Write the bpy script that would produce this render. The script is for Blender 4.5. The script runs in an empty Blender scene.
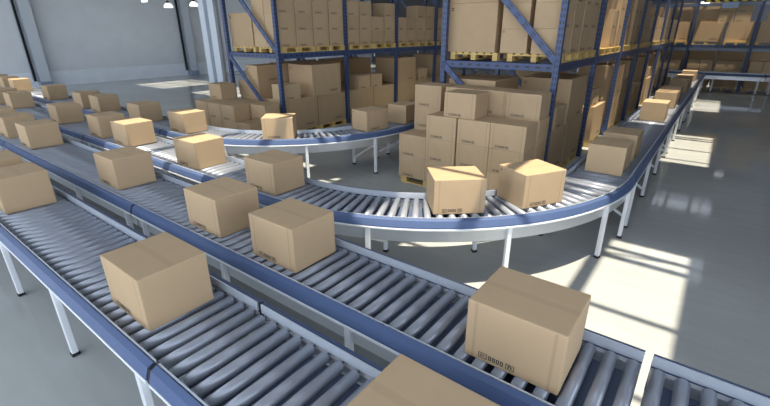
import bpy, bmesh, math, random
from mathutils import Vector, Matrix
random.seed(7)
S = bpy.context.scene
COL = S.collection
PI = math.pi
R = math.radians

# ------------------------------------------------------------------ materials
def new_mat(name):
    m = bpy.data.materials.new(name); m.use_nodes = True
    nt = m.node_tree
    return m, nt, nt.nodes['Principled BSDF']

def N(nt, t, **kw):
    n = nt.nodes.new(t)
    for k, v in kw.items():
        setattr(n, k, v)
    return n

def math_node(nt, op, a, b=None, c=None):
    n = N(nt, 'ShaderNodeMath', operation=op)
    for i, v in enumerate((a, b, c)):
        if v is None: continue
        if isinstance(v, (int, float)): n.inputs[i].default_value = v
        else: nt.links.new(v, n.inputs[i])
    return n.outputs[0]

def mix_col(nt, fac, a, b, mode='MIX'):
    n = N(nt, 'ShaderNodeMix', data_type='RGBA', blend_type=mode)
    for s, v in ((0, fac), (6, a), (7, b)):
        if isinstance(v, (int, float)): n.inputs[s].default_value = v
        elif isinstance(v, tuple): n.inputs[s].default_value = (*v, 1)
        else: nt.links.new(v, n.inputs[s])
    return n.outputs[2]

def plain(name, col, rough=.5, metal=0., bump=0., noise=0., scale=8., spec=None):
    m, nt, b = new_mat(name)
    b.inputs['Base Color'].default_value = (*col, 1)
    b.inputs['Roughness'].default_value = rough
    b.inputs['Metallic'].default_value = metal
    if spec is not None: b.inputs['Specular IOR Level'].default_value = spec
    if noise or bump:
        tc = N(nt, 'ShaderNodeTexCoord')
        nz = N(nt, 'ShaderNodeTexNoise'); nz.inputs['Scale'].default_value = scale; nz.inputs['Detail'].default_value = 4
        nt.links.new(tc.outputs['Object'], nz.inputs['Vector'])
        if noise:
            f = math_node(nt, 'MULTIPLY_ADD', nz.outputs['Fac'], noise * 2, 1 - noise)
            hsv = N(nt, 'ShaderNodeHueSaturation'); hsv.inputs['Color'].default_value = (*col, 1)
            nt.links.new(f, hsv.inputs['Value']); nt.links.new(hsv.outputs[0], b.inputs['Base Color'])
        if bump:
            bp = N(nt, 'ShaderNodeBump'); bp.inputs['Strength'].default_value = bump; bp.inputs['Distance'].default_value = .01
            nt.links.new(nz.outputs['Fac'], bp.inputs['Height']); nt.links.new(bp.outputs[0], b.inputs['Normal'])
    return m

def cardboard(name, col, edge):
    """kraft board: random tone per box, fold lines near the vertical edges, taped seam along the top"""
    m, nt, b = new_mat(name)
    tc = N(nt, 'ShaderNodeTexCoord'); sp = N(nt, 'ShaderNodeSeparateXYZ'); nt.links.new(tc.outputs['Generated'], sp.inputs[0])
    oi = N(nt, 'ShaderNodeObjectInfo')
    nz = N(nt, 'ShaderNodeTexNoise'); nz.inputs['Scale'].default_value = 5; nz.inputs['Detail'].default_value = 5
    nt.links.new(tc.outputs['Object'], nz.inputs['Vector'])
    v = math_node(nt, 'MULTIPLY_ADD', oi.outputs['Random'], .14, .92)
    v = math_node(nt, 'ADD', v, math_node(nt, 'MULTIPLY_ADD', nz.outputs['Fac'], .12, -.06))
    hsv = N(nt, 'ShaderNodeHueSaturation'); hsv.inputs['Color'].default_value = (*col, 1)
    nt.links.new(v, hsv.inputs['Value'])
    # fold lines
    ax = math_node(nt, 'ABSOLUTE', math_node(nt, 'SUBTRACT', sp.outputs['X'], .5))
    l1 = math_node(nt, 'LESS_THAN', math_node(nt, 'ABSOLUTE', math_node(nt, 'SUBTRACT', ax, .5 - edge)), edge * .16)
    side = math_node(nt, 'LESS_THAN', sp.outputs['Z'], .99)
    l1 = math_node(nt, 'MULTIPLY', l1, side)
    l1 = math_node(nt, 'MULTIPLY', l1, .22)
    seam = math_node(nt, 'LESS_THAN', math_node(nt, 'ABSOLUTE', math_node(nt, 'SUBTRACT', sp.outputs['Y'], .5)), .05)
    top = math_node(nt, 'GREATER_THAN', sp.outputs['Z'], .99)
    seam = math_node(nt, 'MULTIPLY', math_node(nt, 'MULTIPLY', seam, top), .12)
    f = math_node(nt, 'ADD', l1, seam)
    c = mix_col(nt, f, hsv.outputs[0], (col[0] * .45, col[1] * .42, col[2] * .45))
    nt.links.new(c, b.inputs['Base Color'])
    b.inputs['Roughness'].default_value = .75
    b.inputs['Specular IOR Level'].default_value = .25
    return m

def slotted(name, col, axis):
    """painted rack steel with rows of punched slots along one local axis"""
    m, nt, b = new_mat(name)
    tc = N(nt, 'ShaderNodeTexCoord'); sp = N(nt, 'ShaderNodeSeparateXYZ'); nt.links.new(tc.outputs['Object'], sp.inputs[0])
    def near(s, c, w):
        return math_node(nt, 'LESS_THAN', math_node(nt, 'ABSOLUTE', math_node(nt, 'SUBTRACT', math_node(nt, 'ABSOLUTE', s), c)), w)
    if axis == 'post':
        run = math_node(nt, 'LESS_THAN', math_node(nt, 'FRACT', math_node(nt, 'DIVIDE', sp.outputs['Z'], .1)), .5)
        row = math_node(nt, 'MAXIMUM', near(sp.outputs['X'], .022, .010), near(sp.outputs['Y'], .022, .010))
    elif axis == 'beam':
        run = math_node(nt, 'LESS_THAN', math_node(nt, 'FRACT', math_node(nt, 'DIVIDE', sp.outputs['X'], .19)), .42)
        row = near(sp.outputs['Z'], 0., .019)
    else:
        run = math_node(nt, 'LESS_THAN', math_node(nt, 'FRACT', math_node(nt, 'DIVIDE', sp.outputs['X'], .22)), .42)
        row = near(sp.outputs['Z'], .024, .010)
    mask = math_node(nt, 'MULTIPLY', run, row)
    c = mix_col(nt, mask, col, (.012, .014, .025))
    nt.links.new(c, b.inputs['Base Color'])
    b.inputs['Roughness'].default_value = .42
    return m

BOARD = (.50, .365, .222)
M = {}
M['board'] = cardboard('kraft_board', BOARD, .10)
M['board_big'] = cardboard('kraft_board_large', (.48, .345, .205), .07)
M['ink'] = plain('print_ink', (.045, .04, .035), .7)
M['steel'] = plain('galvanised_steel', (.60, .66, .74), .38, .35, noise=.06, scale=20)
M['plate'] = plain('side_plate_steel', (.55, .58, .60), .28, .45, noise=.05, scale=10)
M['white'] = plain('white_painted_steel', (.80, .83, .86), .32, .1)
M['roller'] = plain('roller_steel', (.36, .39, .45), .28, .3, noise=.05, scale=14)
M['axle'] = plain('axle_steel', (.35, .37, .4), .35, .9)
M['bed'] = plain('bed_steel', (.13, .17, .27), .45, .2)
M['rail_blue'] = plain('rail_blue_paint', (.078, .122, .245), .42, .05, noise=.05, scale=6, spec=.35)
M['rubber'] = plain('black_rubber', (.012, .012, .014), .6)
M['rack_post'] = slotted('rack_post_paint', (.043, .074, .175), 'post')
M['rack_beam'] = slotted('rack_beam_paint', (.042, .07, .17), 'beam')
M['rack_diag'] = slotted('rack_brace_paint', (.048, .082, .195), 'diag')
M['rack_plain'] = plain('rack_grey_steel', (.24, .28, .34), .45, .3)
M['tag'] = plain('white_tag', (.82, .86, .9), .5)
M['wood'] = plain('pallet_wood', (.62, .44, .16), .65, noise=.18, scale=9, bump=.15)
M['wall'] = plain('plaster_wall', (.68, .72, .755), .75, noise=.10, scale=1.2, bump=.1)
M['kick'] = plain('wall_kick_plate', (.80, .86, .92), .6, noise=.07, scale=2.)
M['column'] = plain('column_paint', (.54, .60, .66), .45)
M['column_foot'] = plain('column_foot_paint', (.24, .30, .42), .5)
M['black'] = plain('black_paint', (.006, .006, .008), .6)
M['ceiling'] = plain('ceiling_panels', (.26, .27, .29), .8)
M['wall_dark'] = plain('shade_dark_wall', (.13, .13, .14), .8, noise=.1, scale=1.)  # darkened wall colour: shade behind the racks painted in, little bounce
M['frame'] = plain('skylight_frame', (.28, .30, .33), .6)
M['sign'] = plain('sign_blue', (.32, .45, .62), .5)

def glow(name, col, s):
    m, nt, b = new_mat(name)
    b.inputs['Base Color'].default_value = (*col, 1)
    b.inputs['Emission Color'].default_value = (*col, 1); b.inputs['Emission Strength'].default_value = s
    return m
M['lamp'] = glow('lamp_diffuser', (1, .98, .95), 2.2)

def hazard():
    m, nt, b = new_mat('hazard_stripes')
    tc = N(nt, 'ShaderNodeTexCoord'); sp = N(nt, 'ShaderNodeSeparateXYZ'); nt.links.new(tc.outputs['Object'], sp.inputs[0])
    t = math_node(nt, 'ADD', sp.outputs['X'], sp.outputs['Z'])
    f = math_node(nt, 'LESS_THAN', math_node(nt, 'FRACT', math_node(nt, 'DIVIDE', t, .3)), .5)
    nt.links.new(mix_col(nt, f, (.02, .02, .02), (.75, .62, .03)), b.inputs['Base Color'])
    return m
M['hazard'] = hazard()

def floor_mat():
    m, nt, b = new_mat('polished_concrete')
    tc = N(nt, 'ShaderNodeTexCoord'); sp = N(nt, 'ShaderNodeSeparateXYZ'); nt.links.new(tc.outputs['Object'], sp.inputs[0])
    n1 = N(nt, 'ShaderNodeTexNoise'); n1.inputs['Scale'].default_value = .5; n1.inputs['Detail'].default_value = 6
    n2 = N(nt, 'ShaderNodeTexNoise'); n2.inputs['Scale'].default_value = 3.2; n2.inputs['Detail'].default_value = 8
    mp = N(nt, 'ShaderNodeMapping'); mp.inputs['Scale'].default_value = (.35, 2.6, 1)
    nt.links.new(tc.outputs['Object'], n1.inputs['Vector']); nt.links.new(tc.outputs['Object'], mp.inputs[0]); nt.links.new(mp.outputs[0], n2.inputs['Vector'])
    v = math_node(nt, 'MULTIPLY_ADD', n1.outputs['Fac'], .35, .82)
    v = math_node(nt, 'ADD', v, math_node(nt, 'MULTIPLY_ADD', n2.outputs['Fac'], .22, -.11))
    hsv = N(nt, 'ShaderNodeHueSaturation'); hsv.inputs['Color'].default_value = (.425, .445, .432, 1)
    nt.links.new(v, hsv.inputs['Value'])
    def joint(s, pitch, off, w):
        fr = math_node(nt, 'FRACT', math_node(nt, 'DIVIDE', math_node(nt, 'ADD', s, off), pitch))
        return math_node(nt, 'LESS_THAN', fr, w / pitch)
    j = math_node(nt, 'MAXIMUM', joint(sp.outputs['X'], 1.2, 60.1, .012), joint(sp.outputs['Y'], .9, 45.3, .012))
    c = mix_col(nt, math_node(nt, 'MULTIPLY', j, .2), hsv.outputs[0], (.42, .43, .44))
    nt.links.new(c, b.inputs['Base Color'])
    rg = math_node(nt, 'MULTIPLY_ADD', n2.outputs['Fac'], .06, .03)
    nt.links.new(rg, b.inputs['Roughness'])
    b.inputs['Specular IOR Level'].default_value = .11
    return m
M['floor'] = floor_mat()

# ------------------------------------------------------------------ mesh helpers
def bm_box(bm, x0, x1, y0, y1, z0, z1, mi=0):
    vs = [bm.verts.new((x, y, z)) for z in (z0, z1) for y in (y0, y1) for x in (x0, x1)]
    for f in ((0, 2, 3, 1), (4, 5, 7, 6), (0, 1, 5, 4), (2, 6, 7, 3), (0, 4, 6, 2), (1, 3, 7, 5)):
        fc = bm.faces.new([vs[i] for i in f]); fc.material_index = mi

def bm_bar(bm, a, b, w, h, up=(0, 0, 1)):
    a = Vector(a); b = Vector(b); d = (b - a).normalized(); s = d.cross(Vector(up))
    s = s.normalized() if s.length > 1e-5 else Vector((1, 0, 0)); u = s.cross(d)
    q = [[bm.verts.new(p + s * sx * w / 2 + u * sz * h / 2) for sx, sz in ((-1, -1), (1, -1), (1, 1), (-1, 1))] for p in (a, b)]
    for i in range(4):
        bm.faces.new((q[0][i], q[0][(i + 1) % 4], q[1][(i + 1) % 4], q[1][i]))
    bm.faces.new(q[0][::-1]); bm.faces.new(q[1])

def bm_cyl(bm, a, b, r, n=14, r2=None, cap=True):
    a = Vector(a); b = Vector(b); d = (b - a).normalized()
    s = d.orthogonal().normalized(); t = d.cross(s)
    r2 = r if r2 is None else r2
    A = [bm.verts.new(a + (s * math.cos(2 * PI * i / n) + t * math.sin(2 * PI * i / n)) * r) for i in range(n)]
    B = [bm.verts.new(b + (s * math.cos(2 * PI * i / n) + t * math.sin(2 * PI * i / n)) * r2) for i in range(n)]
    for i in range(n):
        f = bm.faces.new((A[i], A[(i + 1) % n], B[(i + 1) % n], B[i])); f.smooth = True
    if cap:
        bm.faces.new(A[::-1]); bm.faces.new(B)

def bm_lathe(bm, prof, n=24):
    rings = [[bm.verts.new((r * math.cos(2 * PI * i / n), r * math.sin(2 * PI * i / n), z)) for i in range(n)] for r, z in prof]
    for a, b in zip(rings, rings[1:]):
        for i in range(n):
            f = bm.faces.new((a[i], a[(i + 1) % n], b[(i + 1) % n], b[i])); f.smooth = True

def to_mesh(name, bm, mats, bevel=0., seg=1):
    if bevel:
        bmesh.ops.bevel(bm, geom=bm.edges[:], offset=bevel, segments=seg, affect='EDGES', profile=.6)
    bmesh.ops.recalc_face_normals(bm, faces=bm.faces[:])
    me = bpy.data.meshes.new(name); bm.to_mesh(me); bm.free()
    for m in (mats if isinstance(mats, (list, tuple)) else [mats]): me.materials.append(M[m])
    return me

def link(name, me, parent=None, loc=(0, 0, 0), rz=0.):
    o = bpy.data.objects.new(name, me); COL.objects.link(o)
    o.location = loc; o.rotation_euler = (0, 0, rz)
    if parent: o.parent = parent
    return o

def tag(o, label, cat, group=None):
    o['label'] = label; o['category'] = cat
    if group: o['group'] = group
    return o

def thing(name, label, cat, loc=(0, 0, 0), rz=0., group=None):
    o = bpy.data.objects.new(name, None); COL.objects.link(o); o.empty_display_size = .1
    o.location = loc; o.rotation_euler = (0, 0, rz)
    return tag(o, label, cat, group)

def part(name, parent, mat, fn, loc=(0, 0, 0), rz=0., bevel=0., label=None):
    bm = bmesh.new(); fn(bm)
    o = link(name, to_mesh(name, bm, mat, bevel), parent, loc, rz)
    if label: o['label'] = label
    return o

def struct(name, mat, fn, bevel=0.):
    bm = bmesh.new(); fn(bm)
    o = link(name, to_mesh(name, bm, mat, bevel)); o['kind'] = 'structure'
    return o

def copy_tree(root, loc, rz=0.):
    r = root.copy(); COL.objects.link(r); r.location = loc; r.rotation_euler = (0, 0, rz)
    for ch in list(root.children):
        c = ch.copy(); COL.objects.link(c); c.parent = r
        for g in ch.children:
            d = g.copy(); COL.objects.link(d); d.parent = c
    return r

# ------------------------------------------------------------------ the hall
X0, X1, Y0, Y1, HC = -30., 9., -14., 37., 6.6
struct('floor', 'floor', lambda b: bm_box(b, X0 - .3, X1, Y0, Y1, -.2, 0))
struct('wall_left', 'wall', lambda b: bm_box(b, X0 - .3, X0, Y0, Y1, 0, HC))
struct('wall_back', 'wall_dark', lambda b: bm_box(b, X0 - .3, X1, Y1, Y1 + .3, 0, HC))
struct('shade_wall_right', 'wall_dark', lambda b: bm_box(b, 3.2, 3.5, 4.6, 26.2, 0, HC))  # unseen wall added to block side light from the aisle
struct('baseboard_left', 'kick', lambda b: bm_box(b, X0, X0 + .08, Y0, Y1, 0, .78))

SX, SY = -.15, .14                      # sun drift per metre of fall
ox, oy = -SX * HC, -SY * HC             # floor patch -> roof opening
YC = -3.2                               # the roof ends here; the hall is open to the sky behind the camera
rows = [(3.0 + oy, 6.36 + oy), (11.4 + oy, 14.8 + oy), (19.85 + oy, 23.2 + oy), (27.72 + oy, 31.4 + oy)]
cols = [(-3.08 - 5.95 * k + ox, .22 - 5.95 * k + ox) for k in (0, 1, 3, 4)]
cols.sort()
def ceiling(b):
    y = YC
    for r0, r1 in rows:
        bm_box(b, X0 - .3, X1, y, r0, HC, HC + .12); y = r1
        x = X0 - .3
        for c0, c1 in cols:
            bm_box(b, x, c0, r0, r1, HC, HC + .12); x = c1
        bm_box(b, x, X1, r0, r1, HC, HC + .12)
    bm_box(b, X0 - .3, X1, y, Y1 + .3, HC, HC + .12)
struct('ceiling', 'ceiling', ceiling)
n = 0
for r0, r1 in rows:
    for c0, c1 in cols:
        n += 1
        def skylight(b):
            w = c1 - c0; z0, z1 = HC + .02, HC + .10
            for fx in (.338, .692):
                bm_box(b, c0 + w * fx - .08, c0 + w * fx + .08, r0, r1, z0, z1)
            for dy, t in ((.33, .06), (1.50, .08), (2.80, .12), (3.07, .10)):
                bm_box(b, c0, c1, r0 + dy - t / 2, r0 + dy + t / 2, z0, z1)
            for k in range(3):
                bm_bar(b, (c0 + w * k / 3, r0 + 2.85, HC + .06), (c0 + w * (k + 1) / 3, r0 + 3.08, HC + .06), .04, .05)
        struct('window_%d' % n, 'frame', skylight)
# roof trusses on the frame lines
for i, y in enumerate((-3.0, 8., 16.4, 24.8, 33.2)):
    def truss(b):
        bm_box(b, X0, X1, y - .1, y + .1, HC - .18, HC - .002)
        bm_box(b, X0, X1, y - .07, y + .07, HC - .95, HC - .83)
        k = 0; x = X0
        while x < X1 - 1:
            bm_bar(b, (x, y, HC - .9 if k % 2 else HC - .1), (x + 1.3, y, HC - .1 if k % 2 else HC - .9), .06, .06); x += 1.3; k += 1
    struct('trim_%d' % (i + 1), 'frame', truss)
# steel columns against the wall
def wall_column(y):
    def f(b):
        bm_box(b, -29.55, -29.51, y - .25, y + .25, .30, HC)
        bm_box(b, -29.92, -29.55, y - .03, y + .03, .30, HC)
        bm_box(b, -29.92, -29.88, y - .25, y + .25, .30, HC)
        bm_box(b, -29.88, -29.84, y - .50, y - .455, .3, HC)
    c = struct('column', 'column', f)
    part('column_foot', c, 'column_foot', lambda b: bm_box(b, -29.92, -29.46, y - .28, y + .28, 0, .30))
    part('recess_shade', c, 'black', lambda b: bm_box(b, -29.84, -29.72, y - .455, y - .36, .34, HC))  # black strip painting in the shaded recess beside the column
for y in (7.95, 16.68, 25.2, 33.6): wall_column(y)
def free_column(b):
    bm_box(b, -13.36, -13.08, 8.0, 8.1, 0, HC)
    bm_box(b, -13.08, -12.88, 8.30, 8.34, 0, HC)
    bm_box(b, -13.12, -13.08, 8.1, 8.34, 0, HC)
    bm_box(b, -12.88, -12.56, 8.0, 8.1, 0, HC)
    bm_box(b, -12.88, -12.84, 8.1, 8.34, 0, HC)
struct('column', 'column', free_column)

# ------------------------------------------------------------------ roller conveyors
HW = .38            # half the clear width between the rails
ZR = .84            # top of the rollers
RR = .0415
PITCH = .1325
def roller_mesh():
    bm = bmesh.new()
    e = HW - .026
    bm_cyl(bm, (0, -e + .008, 0), (0, e - .008, 0), RR, 20)
    for s in (-1, 1):
        bm_cyl(bm, (0, s * (e - .008), 0), (0, s * e, 0), RR, 20, RR * .82)
        bm_cyl(bm, (0, s * e, 0), (0, s * (HW + .006), 0), .010, 8)
    return to_mesh('roller', bm, 'roller')
ROLLER = roller_mesh()
LEGH = .765
def leg_mesh():
    bm = bmesh.new(); bm_box(bm, -.027, .027, -.027, .027, .03, LEGH); return to_mesh('leg', bm, 'white', .005)
LEG = leg_mesh()
bm = bmesh.new(); bm_box(bm, -.034, .034, -.034, .034, 0, .032); FOOT = to_mesh('foot', bm, 'rubber', .006)

BLUE = [(.021, .893), (.060, .874), (.084, .806), (.086, .790), (.021, .790)]
JOINT = [(.012, .884), (.056, .866), (.078, .806), (.080, .770), (.012, .770)]
LIP = [(0, .818), (0, .893), (.012, .893), (.012, .818)]
FLANGE = [(.020, .764), (.020, .790), (.090, .790), (.094, .777), (.090, .764)]
PLATE = [(.012, .605), (.012, .764), (.032, .764), (.032, .605)]
BED = None

def path_straight(L, gap=.022):
    return [((gap, 0), (0, 1)), ((L - gap, 0), (0, 1))]

def sweep(bm, path, prof, side):
    """path: list of ((x,y),(nx,ny)) along the centre line; prof: (u,z) measured outwards from the clear width"""
    rings = []
    for (x, y), (nx, ny) in path:
        rings.append([bm.verts.new((x + nx * side * (HW + u), y + ny * side * (HW + u), z)) for u, z in prof])
    k = len(prof)
    for a, b in zip(rings, rings[1:]):
        for i in range(k):
            bm.faces.new((a[i], a[(i + 1) % k], b[(i + 1) % k], b[i]))
    bm.faces.new(rings[0]); bm.faces.new(rings[-1][::-1])

def conveyor(label, loc, rz, path, rollers, legs, low=1, group='roller conveyor sections'):
    t = thing('roller_conveyor', label, 'conveyor', loc, rz, group)
    for side in (-1, 1):
        rail = part('side_rail', t, 'rail_blue', lambda b: sweep(b, path, BLUE, side))
        part('inner_lip', rail, 'steel', lambda b: sweep(b, path, LIP, side), label='bright steel inner lip')
        part('lower_flange', rail, 'white', lambda b: sweep(b, path, FLANGE, side), label='white lower flange')
        part('side_plate', rail, 'plate', lambda b: sweep(b, path, PLATE, side), label='grey steel side plate')
    part('bed_plate', t, 'bed', lambda b: sweep_bed(b, path))
    for (x, y), a in rollers:
        link('roller', ROLLER, t, (x, y, ZR - RR), a)
    for k, ((x, y), (nx, ny)) in enumerate(legs):
        a = math.atan2(ny, nx)
        for side in (-1, 1):
            lg = link('leg', LEG, t, (x + nx * side * (HW + .048), y + ny * side * (HW + .048), 0), a)
            link('foot', FOOT, lg)
        s = low                                  # side on which the brace starts low
        p = Vector((x + nx * s * (HW + .02), y + ny * s * (HW + .02), .16)); q = Vector((x - nx * s * (HW + .02), y - ny * s * (HW + .02), .62))
        part('brace', t, 'white', lambda b: bm_bar(b, p, q, .035, .035))
        part('cross_bar', t, 'steel', lambda b: bm_bar(b, (x - nx * HW, y - ny * HW, .66), (x + nx * HW, y + ny * HW, .66), .05, .05))
    return t

def sweep_bed(bm, path):
    prof = [(-HW, .690), (-HW, .698), (HW, .698), (HW, .690)]
    rings = [[bm.verts.new((x + nx * v, y + ny * v, z)) for v, z in prof] for (x, y), (nx, ny) in path]
    for a, b in zip(rings, rings[1:]):
        for i in range(4):
            bm.faces.new((a[i], a[(i + 1) % 4], b[(i + 1) % 4], b[i]))
    bm.faces.new(rings[0]); bm.faces.new(rings[-1][::-1])

def straight(label, x, y, rz, L, gap=.022, joint=True, low=1):
    k = int(round((L - .04) / PITCH)); p = L / k
    rollers = [((p * (i + .5), 0), 0) for i in range(k)]
    m = max(1, int(round((L - .44) / 1.613)))
    legs = [((.22 + (L - .44) * i / m, 0), (0, 1)) for i in range(m + 1)]
    t = conveyor(label, (x, y, 0), rz, path_straight(L, gap), rollers, legs, low)
    if joint:
        for side in (-1, 1):
            part('joint_block', t, 'black', lambda b: sweep(b, [((L - gap, 0), (0, 1)), ((L + gap - .002, 0), (0, 1))], JOINT, side), label='black joint block')
    return t

RM = 3.11
def curve(label, cx, cy, lead_in, lead_out, leg_angles):
    """quarter turn from travelling +X to travelling +Y about (cx, cy)"""
    path = [((-lead_in + .022, -RM), (0, 1))]
    K = 40
    for i in range(K + 1):
        a = -PI / 2 + PI / 2 * i / K
        path.append(((RM * math.cos(a), RM * math.sin(a)), (-math.cos(a), -math.sin(a))))
    path.append(((RM, lead_out - .022), (-1, 0)))
    tot = lead_in + RM * PI / 2 + lead_out
    k = int(round(tot / PITCH)); rollers = []
    for i in range(k):
        s = tot * (i + .5) / k - lead_in
        if s < 0: rollers.append(((s, -RM), 0))
        elif s > RM * PI / 2: rollers.append(((RM, s - RM * PI / 2), PI / 2))
        else:
            a = -PI / 2 + s / RM
            rollers.append(((RM * math.cos(a), RM * math.sin(a)), a + PI / 2))
    legs = [((-lead_in + .22, -RM), (0, 1))]
    for d in leg_angles:
        a = R(d); legs.append(((RM * math.cos(a), RM * math.sin(a)), (-math.cos(a), -math.sin(a))))
    legs.append(((RM, lead_out - .22), (-1, 0)))
    return conveyor(label, (cx, cy, 0), 0, path, rollers, legs)

L = 5.28
C1, C2, C3, C4 = 1.18, 2.33, 3.46, 4.65
straight('front roller conveyor section at the bottom left carrying one big brown box', -7.68, C1, 0, L)
straight('front roller conveyor section running out of the bottom edge of the photo', -2.40, C1, 0, L)
straight('front roller conveyor section furthest back at the left edge', -12.96, C1, 0, L)
straight('second roller conveyor section in the centre foreground carrying four spaced boxes', -5.25, C2, 0, L, joint=False)
straight('second roller conveyor section starting at the bottom right corner of the photo', .034, C2, 0, L)
straight('second roller conveyor section left of the dark rail joint, one box near its end', -10.53, C2, 0, L)
straight('second roller conveyor section at the left edge, farthest from the camera', -15.81, C2, 0, L)
CX3, CY3 = -4.2, 6.57
straight('third conveyor section leading into the large foreground curve', CX3 - .46 - L, C3, 0, L)
straight('third conveyor section at the left, second one before the curve', CX3 - .46 - 2 * L, C3, 0, L)
straight('third conveyor section at the far left edge by the wall', CX3 - .46 - 3 * L, C3, 0, L)
curve('large curved roller conveyor in the middle with two sunlit boxes', CX3, CY3, .46, .13, (-66.5, -40.5, -15))
for i, lab in enumerate(('aisle conveyor section just after the big curve on the right', 'aisle conveyor section beside the right rack, second after the big curve',
                         'aisle conveyor section third after the big curve', 'last short aisle conveyor section meeting the cross conveyor at the back')):
    y = CY3 + .13 + L * i
    straight(lab, CX3 + RM, y, PI / 2, L if i < 3 else 26.33 - y, joint=i < 3, low=-1)
CX4, CY4 = -8.77, C4 + RM
straight('rear conveyor section leading into the smaller looking curve behind', CX4 - .45 - L, C4, 0, L)
straight('rear conveyor section at the left, second one before its curve', CX4 - .45 - 2 * L, C4, 0, L)
straight('rear conveyor section nearest to the left wall', CX4 - .45 - 3 * L, C4, 0, L)
curve('rear curved roller conveyor in front of the left rack', CX4, CY4, .45, .13, (-66.5, -40.5, -17))
straight('rear conveyor section running away between the racks after its curve', CX4 + RM, CY4 + .13, PI / 2, L)
straight('cross conveyor section at the back where the aisle conveyor ends', -2.2, 26.85, 0, 3.82)
straight('cross conveyor section at the back by the right edge of the photo', 1.62, 26.85, 0, L)

# ------------------------------------------------------------------ cartons
CL, CW, CH = .60, .505, .42
BL, BW, BH = 1.2, 1.02, .88
def carton_mesh(name, l, w, h, mat):
    bm = bmesh.new(); bm_box(bm, -l / 2, l / 2, -w / 2, w / 2, 0, h); return to_mesh(name, bm, mat, .009, 2)
CARTON = carton_mesh('carton', CL, CW, CH, 'board')
BIG = carton_mesh('large_carton', BL, BW, BH, 'board_big')
CUBE = carton_mesh('square_carton', .99, .99, BH, 'board_big')
def mark_mesh(x0, z0, s, y):
    """row of three framed handling pictograms, printed on the board"""
    bm = bmesh.new()
    def q(a, b, c, d):
        vs = [bm.verts.new(p) for p in ((x0 + a * s, y, z0 + c * s), (x0 + b * s, y, z0 + c * s), (x0 + b * s, y, z0 + d * s), (x0 + a * s, y, z0 + d * s))]
        bm.faces.new(vs)
    def frame(a, b):
        q(a, b, 0, .12); q(a, b, .88, 1); q(a, a + .12, .12, .88); q(b - .12, b, .12, .88)
    frame(0, 1.35); q(.35, .52, .25, .75); q(.55, .75, .45, .58); q(.75, .95, .25, .42); q(.75, .95, .6, .75)
    for k in range(4):
        a = 1.6 + k * .62
        q(a, a + .46, .1, .26); q(a, a + .46, .74, .9); q(a, a + .15, .26, .74); q(a + .3, a + .46, .26, .74)
    frame(4.3, 5.6); q(4.65, 4.85, .22, .78); q(4.85, 5.2, .62, .78); q(5.05, 5.25, .22, .62)
    return to_mesh('printed_mark', bm, 'ink')
MARK = mark_mesh(-.20, .025, .042, -CW / 2 - .0012)
MARK_BIG = mark_mesh(.10, .09, .055, -BW / 2 - .0012)
TALL = carton_mesh('tall_carton', 1.2, .52, BH, 'board_big')
LONG = carton_mesh('long_carton', 1.12, .50, BH, 'board_big')
MARK_LONG = mark_mesh(-.1, .08, .05, -.25 - .0012)
MARK_TALL = mark_mesh(-.2, .44, .05, -.26 - .0012)
MARK_CUBE = mark_mesh(.08, .09, .055, -.99 / 2 - .0012)
def dot_mesh(x, y, z, s):
    bm = bmesh.new()
    for a, b in ((0, .4), (.6, 1)):
        for c, d in ((0, .4), (.6, 1)):
            bm.faces.new([bm.verts.new((x, y - p * s, z + r * s)) for p, r in ((a, c), (b, c), (b, d), (a, d))])
    return to_mesh('corner_mark', bm, 'ink')
DOT = dot_mesh(-CL / 2 - .0012, CW / 2 - .03, CH - .065, .032)
DOT_TALL = dot_mesh(-.6 - .0012, .2, BH - .12, .05)
DOT_BIG = dot_mesh(-BL / 2 - .0012, BW / 2 - .06, BH - .13, .055)
n_cart = 0
def carton(x, y, z, label, rz=0., group=None, dot=False):
    o = link('carton', CARTON, None, (x, y, z), rz); tag(o, label, 'box', group)
    link('printed_mark', MARK, o)
    if dot: link('corner_mark', DOT, o)
    return o
def big(x, y, z, label, rz=0., group=None, dot=False):
    o = link('large_carton', BIG, None, (x, y, z), rz); tag(o, label, 'box', group)
    link('printed_mark', MARK_BIG, o)
    if dot: link('corner_mark', DOT_BIG, o)
    return o

def cube(x, y, z, label, rz=0., group=None):
    o = link('square_carton', CUBE, None, (x, y, z), rz); tag(o, label, 'box', group)
    link('printed_mark', MARK_CUBE, o)
    return o
def on_row(items, cy, group):
    for vx, label in items:
        carton(vx - CL / 2, cy, ZR, label, R(random.uniform(-.5, .5)), group)
G1 = 'boxes on the front conveyor'
on_row([(-2.80, 'nearest whole brown box on the front conveyor, above the dark rail joint'),
        (-6.24, 'brown box on the front conveyor cut by the left edge, the nearer of two'),
        (-7.24, 'brown box on the front conveyor peeking out behind the left edge box'),
        (-.40, 'brown box at the bottom edge of the photo showing only its top')], C1, G1)
G2 = 'boxes on the second conveyor'
on_row([(-.34, 'large looking brown box at the lower right on the second conveyor'),
        (-2.57, 'brown box on the second conveyor, next left of the lower right one'),
        (-3.70, 'brown box in the middle of the second conveyor, close behind another box'),
        (-6.06, 'brown box on the second conveyor just left of its dark rail joint'),
        (-9.62, 'foremost of the cluster of brown boxes at the second conveyor left end'),
        (-10.99, 'middle box of the cluster at the second conveyor left end'),
        (-12.25, 'rearmost box of the cluster at the second conveyor left end')], C2, G2)
G3 = 'boxes on the third conveyor'
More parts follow.
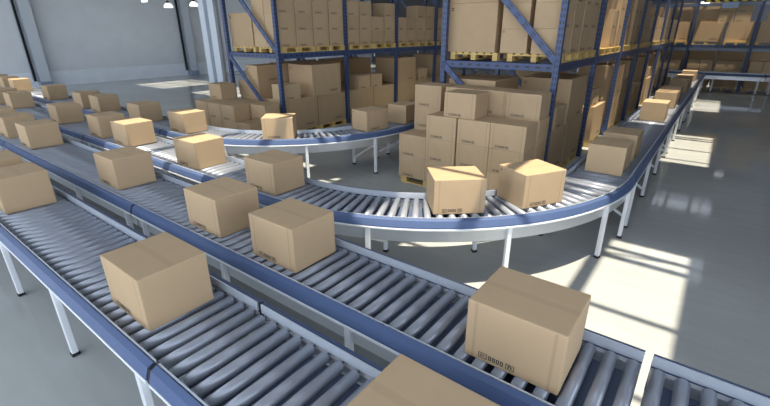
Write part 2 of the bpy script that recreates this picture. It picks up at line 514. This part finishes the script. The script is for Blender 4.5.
on_row([(-4.22, 'shaded brown box on the third conveyor just before the big curve'),
        (-6.06, 'sunlit box on the third conveyor, right one of the two bright ones'),
        (-8.36, 'sunlit box on the third conveyor, left one of the two bright ones'),
        (-9.52, 'brown box on the third conveyor right behind the left sunlit box'),
        (-11.82, 'shaded brown box standing alone on the third conveyor at the left'),
        (-15.38, 'brown box on the third conveyor below the left wall column'),
        (-16.70, 'brown box on the third conveyor by the left edge, nearly hidden'),
        (-18.75, 'last visible box of the third conveyor at the left edge')], C3, G3)
G4 = 'boxes on the rear conveyor'
on_row([(-8.54, 'sunlit box on the rear conveyor where its curve begins'),
        (-10.45, 'dark brown box on the rear conveyor left of the sunlit one'),
        (-12.70, 'right one of two close dark boxes on the rear conveyor'),
        (-13.86, 'left one of two close dark boxes on the rear conveyor'),
        (-16.48, 'dark box on the rear conveyor right of the left wall column'),
        (-19.95, 'sunlit orange looking box on the rear conveyor left of the wall column'),
        (-21.25, 'brown box on the rear conveyor behind the sunlit far left one'),
        (-22.6, 'farthest brown box on the rear conveyor at the left edge')], C4, G4)
GC = 'boxes on the conveyor curves'
carton(-2.225, 4.285, ZR, 'sunlit box on the big curve with a dark shadow line across its top', R(41.5), GC, True)
carton(-1.588, 5.05, ZR, 'sunlit box on the big curve, the right one of the pair', R(60), GC, True)
carton(-6.81, 5.45, ZR, 'sunlit box on the rear curve in front of the left rack', R(41), GC, True)
carton(-5.85, 7.13, ZR, 'grey brown box at the end of the rear curve, dot in its corner', R(79), GC, True)
carton(-5.69, 8.20, ZR, 'box on the rear conveyor beside the tall carton stack', R(90), GC)
GA = 'boxes on the aisle conveyor'
for y, lab in ((6.70, 'nearest box on the aisle conveyor, pale and shaded'), (7.66, 'second nearest box on the aisle conveyor, close behind the first'),
               (11.66, 'third box on the aisle conveyor with a bright sunlit top edge'), (13.87, 'fourth box on the aisle conveyor behind the sunlit third one'),
               (15.02, 'fifth box on the aisle conveyor, close behind the fourth'),
               (17.7, 'sixth box on the aisle conveyor counting from the near end'), (19.6, 'seventh box on the aisle conveyor counting from the near end'),
               (21.95, 'farthest box on the aisle conveyor near the cross conveyor')):
    carton(-1.08, y + CL / 2, ZR, lab, R(90 + random.uniform(-.6, .6)), GA)

# ------------------------------------------------------------------ pallets
PH = .144
def pallet_master():
    t = thing('pallet', 'x', 'pallet')
    def deck(b):
        for i in range(7):
            y = -.5 + i * (1.0 - .10) / 6; bm_box(b, -.6, .6, y, y + .10, .122, PH)
        for x in (-.6, -.07, .46): bm_box(b, x, x + .14, -.5, .5, .10, .122)
    part('top_deck', t, 'wood', deck)
    bm = bmesh.new(); bm_box(bm, -.07, .07, -.05, .05, .022, .10); blk = to_mesh('block', bm, 'wood')
    for x in (-.53, 0, .53):
        for y in (-.45, 0, .45): link('block', blk, t, (x, y, 0))
    bm = bmesh.new(); bm_box(bm, -.6, .6, -.05, .05, 0, .022); brd = to_mesh('bottom_board', bm, 'wood')
    for y in (-.45, 0, .45): link('bottom_board', brd, t, (0, y, 0))
    return t
PM = pallet_master(); used = False
def pallet(x, y, z, label, rz=0., group=None):
    global used
    if not used:
        o = PM; o.location = (x, y, z); o.rotation_euler = (0, 0, rz); used = True
    else: o = copy_tree(PM, (x, y, z), rz)
    tag(o, label, 'pallet', group); return o

# ------------------------------------------------------------------ pallet racks
def rack(label, x_front, x_rear, ys, top, levels):
    """uprights at every y, shelf beams front and rear; the long face looks along +X"""
    t = thing('pallet_rack', label, 'rack', (x_front, ys[0], 0))
    d = x_rear - x_front
    bm = bmesh.new(); bm_box(bm, -.05, .05, -.05, .05, 0, top); post = to_mesh('post', bm, 'rack_post')
    bm = bmesh.new(); bm_box(bm, -.09, .09, -.09, .09, 0, .012); foot = to_mesh('foot_plate', bm, 'rack_plain')
    bay = ys[1] - ys[0]
    bm = bmesh.new(); bm_box(bm, -(bay - .1) / 2, (bay - .1) / 2, -.025, .025, -.075, .075); beam = to_mesh('beam', bm, 'rack_beam')
    bm = bmesh.new(); bm_box(bm, -(abs(d) - .1) / 2, (abs(d) - .1) / 2, -.025, .025, -.06, .06); tie = to_mesh('end_beam', bm, 'rack_beam')
    def diag(z0, z1):
        l = math.hypot(d, z1 - z0)
        bm = bmesh.new(); bm_box(bm, -l / 2, l / 2, -.02, .02, -.056, .056); return to_mesh('diagonal_brace', bm, 'rack_diag'), math.atan2(z1 - z0, abs(d))
    d1, a1 = diag(.14, 2.2); d2, a2 = diag(2.28, 4.5)
    bm = bmesh.new(); bm_box(bm, -.03, .03, -.004, .004, -.09, 0); tg = to_mesh('label_tag', bm, 'tag')
    for i, y in enumerate(ys):
        yy = y - ys[0]
        for xx in (0, d):
            p = link('post', post, t, (xx, yy, 0)); link('foot_plate', foot, p)
        for z in levels:
            link('end_beam', tie, t, (d / 2, yy, z - .075))
        # lower brace: rear top to front bottom; upper brace: front to rear top
        o = link('diagonal_brace', d1, t, (d / 2, yy - .03, (.14 + 2.2) / 2)); o.rotation_euler = (0, a1, 0)
        o = link('diagonal_brace', d2, t, (d / 2, yy - .03, (2.28 + 4.5) / 2)); o.rotation_euler = (0, a2, 0)
        if i + 1 < len(ys):
            part('shade_panel', t, 'rack_plain', lambda b: bm_box(b, d + .06, -.06, yy + .06, yy + bay - .06, levels[-1], levels[-1] + .03))  # unseen deck added on the top level to shade the goods below
            for z in levels:
                for xx in (0, d):
                    b = link('beam', beam, t, (xx, yy + bay / 2, z - .075), PI / 2)
                if z < 3:
                    link('label_tag', tg, t, (0, yy + bay * .53, z - .15), PI / 2)
    return t
ysL = [7.74 + 2.66 * i for i in range(6)]
ysR = [7.94 + 2.72 * i for i in range(8)]
XL, XLR = -9.45, -11.65
XR_, XRR = -2.31, -4.55
ZS = 2.27
rack('blue pallet rack at the left, behind the rear curved conveyor', XL, XLR, ysL, 5.6, (ZS, 4.6))
rack('blue pallet rack in the centre right, running beside the aisle conveyor', XR_, XRR, ysR, 5.6, (ZS, 4.6))

ORD = ['first', 'second', 'third', 'fourth', 'fifth', 'sixth', 'seventh', 'eighth']
ROW = ['bottom', 'middle', 'top']

def shelf(side, xf, ys, plan):
    """front cartons on the raised shelf; plan[bay] = (rows per column, depth offsets)"""
    for bi, (heights, offs) in enumerate(plan):
        y = ys[bi] + .12
        for p in range(2):
            yc = y + .62 + p * 1.235
            pallet(xf - .47, yc, ZS, 'pallet on the %s rack shelf, %s bay, %s of the two' % (side, ORD[bi], 'near' if p == 0 else 'far'), PI / 2, 'pallets on the %s rack shelf' % side)
        for c, h in enumerate(heights):
            yc = ys[bi] + .08 + .305 + c * .638
            for r in range(h):
                lab = 'box on %s rack shelf, %s bay, %s row, %s from near post' % (side, ORD[bi], ROW[r], ORD[c])
                carton(xf - .27 + offs[c], yc, ZS + PH + r * CH, lab, PI / 2, 'boxes on the %s rack shelf' % side)

shelf('left', XL, ysL, [([3, 3, 3, 3], [-.01, 0, 0, 0]), ([3, 3, 2, 3], [0, -.01, 0, 0]), ([2, 2, 3, 3], [0, 0, 0, -.01]), ([2, 3, 3, 3], [0, 0, 0, 0]), ([3, 3, 2, 2], [0, 0, 0, 0])])
shelf('right', XR_, ysR, [([3, 3, 3, 3], [0, 0, 0, -.01]), ([3, 3, 2, 3], [-.30, -.26, -.02, 0]), ([2, 3, 3, 3], [-.14, -.08, 0, 0]), ([3, 3, 2, 2], [0, 0, -.01, 0]),
                          ([2, 2, 2, 2], [-.22, 0, 0, 0]), ([3, 3, 3, 2], [-.1, 0, 0, 0]), ([2, 2, 2, 2], [0, 0, 0, 0])])
# second depth of the shelves where it shows
def rear_goods(side, xf, ys):
    y = ys[0] + .10
    dx = 1.68 if side == 'left' else 1.74
    pallet(xf - dx + .08, y + .62, ZS, 'pallet under the tall single carton on the %s rack shelf end' % side, PI / 2, 'rear pallets on the %s rack' % side)
    big(xf - dx, y + .63, ZS + PH, 'large plain carton on the end of the %s rack shelf' % side, PI / 2, None, True)
rear_goods('left', XL, ysL); rear_goods('right', XR_, ysR)
big(XR_ - 1.74, ysR[0] + .72, ZS + PH + BH, 'large carton stacked on top of the end carton on right rack shelf', PI / 2)
for r in range(3):
    carton(XR_ - .87, ysR[0] + .425, ZS + PH + r * CH, 'box at the right rack shelf end behind the diagonal brace, %s row' % ROW[r], PI / 2, 'boxes behind the right rack end brace', True)
    carton(XL - .85, ysL[0] + .425, ZS + PH + r * CH, 'box at the left rack shelf end behind the diagonal brace, %s row' % ROW[r], PI / 2, 'boxes behind the left rack end brace', True)
carton(XL - .81, ysL[1] + .10 + .305 + 2 * .615, ZS + PH + 2 * CH, 'shaded box deep in the gap of the left rack top row', PI / 2)
pallet(XL - 1.52, ysL[1] + .73, ZS, 'rear pallet behind the gap on the left rack shelf', PI / 2)

# ---- goods standing on the floor under the racks
def floor_pallet(x, y, label, rz=PI / 2, group=None): return pallet(x, y, 0, label, rz, group)
GF = 'large cartons on the floor pallets under the racks'
for bi in range(4):
    for p in range(2):
        yc = ysL[bi] + .73 + p * 1.235
        w = ORD[bi] + ' bay, ' + ('near' if p == 0 else 'far')
        floor_pallet(XL - .50, yc, 'floor pallet under the left rack, %s half' % w, PI / 2, 'floor pallets under the left rack')
        big(XL - .53, yc, PH, 'large carton on the floor under the left rack, %s half' % w, PI / 2, GF)
Z1 = PH + BH
big(XL - .50, 9.50, Z1, 'large carton in the left rack, upper one, right of the corner post', PI / 2, GF, True)
o = link('tall_carton', TALL, None, (XL - 1.43, 8.475, Z1), PI / 2); tag(o, 'tall narrow carton deeper in the left rack seen past the brace', 'box'); link('printed_mark', MARK_TALL, o); link('corner_mark', DOT_TALL, o)
big(XL - 1.58, 9.69, Z1, 'dark large carton right of the tall narrow one in left rack', PI / 2, GF)
carton(XL - 1.95, 8.22, Z1, 'small box left of the tall narrow carton, behind the left rack brace', PI / 2)
floor_pallet(XL - 1.58, 8.475, 'floor pallet deep in the left rack end', PI / 2); floor_pallet(XL - 1.58, 9.69, 'floor pallet deep in the left rack, second from its end', PI / 2)
big(XL - 1.58, 8.475, PH, 'large carton deep at the left rack end, on the floor', PI / 2, GF)
big(XL - 1.58, 9.69, PH, 'large carton deep in the left rack, second from its end', PI / 2, GF)
carton(XL - .29, 8.15, Z1, 'small box standing behind the left rack corner post', PI / 2, 'small boxes in the left rack lower level')
carton(XL - .25, 11.27, Z1, 'left one of two small boxes in the left rack lower level', PI / 2, 'small boxes in the left rack lower level')
carton(XL - .25, 11.92, Z1, 'right one of two small boxes in the left rack lower level', PI / 2, 'small boxes in the left rack lower level')
for y, lab in ((11.11, 'dark large carton behind two small boxes in left rack, near one'), (12.34, 'dark large carton behind two small boxes in left rack, far one')):
    floor_pallet(XL - 1.6, y, 'floor pallet below the ' + lab.split(',')[0][5:25] + lab[-9:], PI / 2)
    big(XL - 1.6, y, PH, lab.replace('dark large carton', 'lower dark carton'), PI / 2, GF)
    big(XL - 1.6, y, Z1, lab, PI / 2, GF)
big(XL - .50, 13.74, Z1, 'large carton in the left rack third bay, upper one with a mark', PI / 2, GF)
carton(XL - .28, 14.95, Z1, 'small box in the left rack third bay beside a large carton', PI / 2, 'small boxes in the left rack lower level')
big(XL - .60, 16.42, Z1, 'large carton in the left rack fourth bay, upper one', PI / 2, GF)

XF = XR_ - .52
spots = [(8.65, 0, 'first bay, near'), (9.90, 0, 'first bay, far'), (12.3, -.02, 'second bay, far'), (14.08, 0, 'third bay, near'), (15.33, -.02, 'third bay, far'),
         (16.8, -.1, 'fourth bay, near'), (18.05, 0, 'fourth bay, far'), (19.53, -.05, 'fifth bay, near'), (20.78, 0, 'fifth bay, far'), (22.4, -.05, 'sixth bay'), (25.4, 0, 'seventh bay')]
for y, dx, w in spots:
    floor_pallet(XF + dx, y, 'floor pallet under the right rack, %s' % w, PI / 2, 'floor pallets under the right rack')
    big(XF + dx, y, PH, 'large carton on the floor under the right rack, %s' % w, PI / 2, GF)
carton(XR_ - .28, 8.75, Z1, 'small box by the right rack corner post, on a large carton', PI / 2, 'small boxes in the right rack lower level')
big(XF + .0, 9.74, Z1, 'large carton right of the corner post, its top under the shelf beam', PI / 2, GF, True)
floor_pallet(XF - 1.12, 8.63, 'floor pallet deep at the right rack end', PI / 2)
big(XF - 1.12, 8.63, PH, 'large carton deep at the right rack end, on the floor', PI / 2, GF)
big(XF - 1.12, 8.63, Z1, 'large carton deep at the right rack end, dark top', PI / 2, GF)
carton(XR_ - .62, 11.08, 0, 'lone box on the floor under right rack second bay', PI / 2, 'small boxes in the right rack lower level')
carton(XR_ - .62, 11.08, CH, 'box on the lone floor box under right rack second bay', PI / 2, 'small boxes in the right rack lower level')
carton(XR_ - .36, 12.05, Z1, 'small sunlit box in right rack second bay, on a large carton', PI / 2, 'small boxes in the right rack lower level')
floor_pallet(XF - 1.12, 12.3, 'floor pallet deep in the right rack second bay', PI / 2)
big(XF - 1.12, 12.3, PH, 'large carton deep in the right rack second bay, lower one', PI / 2, GF)
big(XF - 1.12, 12.3, Z1, 'large carton deep in the right rack second bay, upper one', PI / 2, GF)
big(XF + .0, 14.1, Z1, 'large carton in the right rack third bay, upper one', PI / 2, GF)
carton(XR_ - .30, 15.35, Z1, 'small box in the right rack third bay beside a large carton', PI / 2, 'small boxes in the right rack lower level')
big(XF - .1, 16.8, Z1, 'large carton in the right rack fourth bay, upper near one', PI / 2, GF)
big(XF - .05, 19.5, Z1, 'large carton in the right rack fifth bay, upper near one', PI / 2, GF)
carton(XR_ - .30, 20.6, Z1, 'small box in the right rack fifth bay behind a large carton', PI / 2, 'small boxes in the right rack lower level')
big(XF - .02, 22.4, Z1, 'large carton in the right rack sixth bay, upper one', PI / 2, GF)

# ---- tall carton stack in front of the right rack
GS = 'boxes of the tall stack by the big curve'
YS = 6.58
pallet(-4.07, YS + .55, 0, 'floor pallet under the left half of the tall stack by the curve')
pallet(-2.85, YS + .55, 0, 'floor pallet under the right half of the tall stack by the curve')
cx = [-4.38, -3.775, -3.142, -2.535]
names = ['far left', 'second', 'third', 'far right']
for c, h in enumerate((2, 3, 3, 3)):
    for r in range(h):
        carton(cx[c], YS + CW / 2, PH + r * CH, 'front box of the tall stack, %s column, %s layer' % (names[c], ('bottom', 'second', 'third')[r]), 0, GS)
for c, h in enumerate((4, 3, 3, 3)):
    for r in range(h):
        if c in (1, 2) and r < 2: continue
        carton(cx[c] + (-.12, 0, 0, 0)[c], YS + (.70, .70, .70, .62)[c] + CW / 2, PH + r * CH, 'rear box of the tall stack, %s column, %s layer' % (names[c], ('bottom', 'second', 'third', 'top')[r]), 0, GS)
for c in (1, 2):
    for r in range(2):
        carton(cx[c], YS + .70 + CW / 2, PH + r * CH, 'hidden inner box of the tall stack, %s column, %s layer' % (names[c], ('bottom', 'second')[r]), 0, GS)
carton(-3.46, YS + .055 + CW / 2, PH + 3 * CH, 'box alone on top of the tall stack, front middle', 0, GS)
carton(-2.56, YS + .62 + CW / 2, PH + 3 * CH, 'box on top of the tall stack at its right end', 0, GS)
carton(-3.17, YS + .69 + CW / 2, PH + 3 * CH, 'top layer box of the tall stack, behind the front middle one', 0, GS)
carton(-3.80, YS + .69 + CW / 2, PH + 3 * CH, 'top layer box of the tall stack between left column and middle box', 0, GS)

# ---- low carton stack in front of the left rack
GL = 'boxes of the low stack by the left rack'
pallet(-11.36, 7.1, 0, 'floor pallet under the low stack left of the left rack')
pallet(-10.1, 7.1, 0, 'floor pallet under the low stack at the left rack end')
cx = [-11.64, -11.01, -10.38, -9.75]
names = ['far left', 'second', 'third', 'far right']
for c, h in enumerate((2, 2, 2, 1)):
    for r in range(h):
        carton(cx[c], 6.6 + CW / 2, PH + r * CH, 'front box of the low stack by the left rack, %s column, %s layer' % (names[c], ('lower', 'upper')[r]), 0, GL)
for c in range(4):
    for r in range(2):
        carton(cx[c], 7.125 + CW / 2 - .01, PH + r * CH, 'rear box of the low stack by the left rack, %s column, %s layer' % (names[c], ('lower', 'upper')[r]), 0, GL)
carton(-11.70, 7.13 + CW / 2, PH + 2 * CH, 'box alone on top of the low stack, before the column', 0, GL)

# ------------------------------------------------------------------ rack across the back
def back_rack():
    xs = [-4.15 + 2.475 * i for i in range(5)]
    t = thing('pallet_rack', 'dark blue pallet rack across the back wall end of the aisle', 'rack', (xs[0], 27.5, 0))
    bm = bmesh.new(); bm_box(bm, -.06, .06, -.05, .05, 0, 5.6); post = to_mesh('post', bm, 'rack_post')
    bm = bmesh.new(); bm_box(bm, -1.18, 1.18, -.025, .025, -.07, .07); beam = to_mesh('beam', bm, 'rack_beam')
    bm = bmesh.new(); bm_box(bm, -1.18, 1.18, -.02, .02, -.07, .07); tie = to_mesh('tie_bar', bm, 'rack_plain')
    for i, x in enumerate(xs):
        for y in (0, 1.15): link('post', post, t, (x - xs[0], y, 0))
        if i < 4:
            for z in (2.13, 4.32):
                for y in (0, 1.15): link('beam', beam, t, (x - xs[0] + 1.24, y, z - .07))
            link('tie_bar', tie, t, (x - xs[0] + 1.24, .02, 1.91))
            link('tie_bar', tie, t, (x - xs[0] + 1.24, .02, 3.93))
back_rack()
GB = 'cartons on the back rack'
zb = 2.13
ups = [(-3.40, 1, 'far left one'), (-2.27, 0, 'left of the aisle end'), (-1.00, 1, 'middle one, widest lit'), (.20, 0, 'right of the middle'), (1.50, 1, 'near the right edge'), (2.66, 0, 'out by the right edge')]
for x, kind, w in ups:
    pallet(x, 28.04, zb, 'pallet on the back rack shelf, %s' % w, 0 if kind else PI / 2, 'pallets on the back rack')
    (big if kind else cube)(x, 28.04, zb + PH, 'large carton on the back rack shelf, %s' % w, 0, GB)
for x, dy, w in ((-3.4, .05, 'far left recess'), (-2.27, .06, 'left recess'), (-1.27, .06, 'dark recess above the middle')):
    cube(x, 28.04 + dy, zb + PH + BH, 'shaded second layer carton on the back rack, %s' % w, 0, GB)
carton(-.46, 27.80, zb + PH + BH, 'second layer box on the back rack below the pale blue sign', 0, GB)
carton(-.46, 27.80, zb + PH + BH + CH, 'third layer box on the back rack behind the pale blue sign', 0, GB)
carton(.18, 27.80, zb + PH + BH, 'second layer box on the back rack right of the pale blue sign', 0, GB)
carton(.18, 27.80, zb + PH + BH + CH, 'third layer box on the back rack right of the pale blue sign', 0, GB)
cube(1.6, 28.15, zb + PH + BH, 'second layer carton on the back rack at the right edge', 0, GB)
for x, w in ((-3.46, 'far left'), (-2.35, 'left'), (-1.02, 'middle left'), (.14, 'middle right'), (1.46, 'right'), (2.62, 'far right')):
    pallet(x, 28.12, 0, 'floor pallet under the back rack, %s' % w, PI / 2, 'floor pallets under the back rack')
    for k, dx in ((0, -.26), (1, .26)):
        for r in range(3):
            carton(x + dx, 27.56 + CL / 2 + .02, PH + r * CH, 'floor box under back rack, %s pallet, %s side, %s layer' % (w, ('left', 'right')[k], ('bottom', 'middle', 'top')[r]), PI / 2, 'floor boxes under the back rack')
for x, w in ((-3.49, 'far left'), (-2.34, 'left'), (-1.03, 'middle left'), (.14, 'middle right'), (1.45, 'right'), (2.62, 'far right')):
    for r in range(2):
        o = link('long_carton', LONG, None, (x, 28.46, PH + r * BH)); tag(o, 'long carton at the rear under the back rack, %s, %s one' % (w, ('lower', 'upper')[r]), 'box', 'long cartons under the back rack')
        link('printed_mark', MARK_LONG, o)

# goods cut by the right edge
pallet(2.36, 23.9, 0, 'floor pallet cut by the right edge of the photo', PI / 2)
big(2.36, 23.9, PH, 'large carton on a pallet at the right edge, lower one', PI / 2)
big(2.36, 23.9, Z1, 'large carton at the right edge stacked on another', PI / 2)

# ------------------------------------------------------------------ overhead bits
t = thing('overhead_beam', 'yellow and black striped overhead beam high over the aisle end', 'beam', (-.29, 24.5, 3.91))
part('striped_beam', t, 'hazard', lambda b: bm_box(b, -1.02, 1.02, -.06, .06, 0, .24))
part('hanger', t, 'rack_plain', lambda b: bm_box(b, -.9, -.85, -.03, .03, .24, HC - 3.91 + .02))
part('hanger', t, 'rack_plain', lambda b: bm_box(b, .85, .9, -.03, .03, .24, HC - 3.91 + .02))
t = thing('hanging_sign', 'blank pale blue sign hanging under the striped beam', 'sign', (-.37, 24.5, 3.66))
part('panel', t, 'sign', lambda b: bm_box(b, -.28, .28, -.015, .015, 0, .225))
part('hook', t, 'rack_plain', lambda b: bm_box(b, -.25, -.23, -.01, .01, .225, .255))
part('hook', t, 'rack_plain', lambda b: bm_box(b, .23, .25, -.01, .01, .225, .255))
def tube_light(label, x, y, z, w):
    t = thing('ceiling_light', label, 'light', (x, y, z))
    part('diffuser', t, 'lamp', lambda b: bm_box(b, -w, w, -.06, .06, 0, .07))
    part('housing', t, 'rack_plain', lambda b: bm_box(b, -w, w, -.09, .09, .07, .12))
    part('hanger', t, 'rack_plain', lambda b: bm_box(b, -.01, .01, -.01, .01, .12, HC - z + .01))
tube_light('small white strip light left of the striped beam', -1.40, 27.0, 3.98, .17)
tube_light('white strip light cut by the top right corner', 1.02, 27.0, 4.06, .2)
tube_light('white lamp block at the top edge left of the two dome lamps', -22.2, 10.62, 4.11, .16)
def dome(label, x, y, z):
    t = thing('pendant_lamp', label, 'lamp', (x, y, z), 0, 'dome lamps near the left wall')
    part('lamp_shade', t, 'lamp', lambda b: bm_lathe(b, [(.001, -.005), (.20, 0), (.195, .05), (.165, .12), (.09, .19), (.04, .21)]))
    part('socket', t, 'black', lambda b: bm_lathe(b, [(.075, .198), (.075, .27), (.03, .30), (.001, .30)], 16))
    part('cord', t, 'black', lambda b: bm_cyl(b, (0, 0, .29), (0, 0, HC - z + .01), .012, 8))
dome('white dome lamp hanging near the left wall, left one of two', -22.0, 11.62, 3.90)
dome('white dome lamp hanging near the left wall, right one of two', -22.0, 12.95, 4.02)

# ------------------------------------------------------------------ light
sun = bpy.data.lights.new('sun', 'SUN'); sun.energy = 7.2; sun.angle = R(.75); sun.color = (1, .88, .70)
so = bpy.data.objects.new('sun', sun); COL.objects.link(so)
so.rotation_euler = Vector((SX, SY, -1)).to_track_quat('-Z', 'Y').to_euler(); so.location = (0, 0, 20)
w = bpy.data.worlds.new('sky'); S.world = w; w.use_nodes = True
bg = w.node_tree.nodes['Background']; bg.inputs[0].default_value = (.79, .87, 1.0, 1); bg.inputs[1].default_value = 2.25
wn = w.node_tree; tcw = N(wn, 'ShaderNodeTexCoord'); spw = N(wn, 'ShaderNodeSeparateXYZ'); wn.links.new(tcw.outputs['Generated'], spw.inputs[0])
up = math_node(wn, 'MAXIMUM', spw.outputs['Z'], 0.)
wn.links.new(math_node(wn, 'MULTIPLY_ADD', math_node(wn, 'POWER', up, .6), -2.1, 3.5), bg.inputs[1])   # brighter towards the horizon

# ------------------------------------------------------------------ camera
cam = bpy.data.cameras.new('camera'); co = bpy.data.objects.new('camera', cam); COL.objects.link(co); S.camera = co
f_px, pitch, yaw, roll = 424.914887, .383890381, .652606115, -.003962794
cam.sensor_fit = 'HORIZONTAL'; cam.sensor_width = 36; cam.lens = f_px / 770 * 36
cam.clip_start = .05; cam.clip_end = 200
fw = Vector((-math.sin(yaw) * math.cos(pitch), math.cos(yaw) * math.cos(pitch), -math.sin(pitch)))
r0 = Vector((math.cos(yaw), math.sin(yaw), 0)); u0 = r0.cross(fw)
r = r0 * math.cos(roll) + u0 * math.sin(roll); u = r.cross(fw)
mt = Matrix((r, u, -fw)).transposed().to_4x4(); mt.translation = (0, 0, 2.8)
co.matrix_world = mt

S.view_settings.view_transform = 'Standard'; S.view_settings.look = 'None'
S.view_settings.gamma = 1; S.view_settings.use_curve_mapping = False
S.view_settings.exposure = .12
S.cycles.use_denoising = True
S.cycles.max_bounces = 8; S.cycles.diffuse_bounces = 5
S.cycles.sample_clamp_indirect = 6
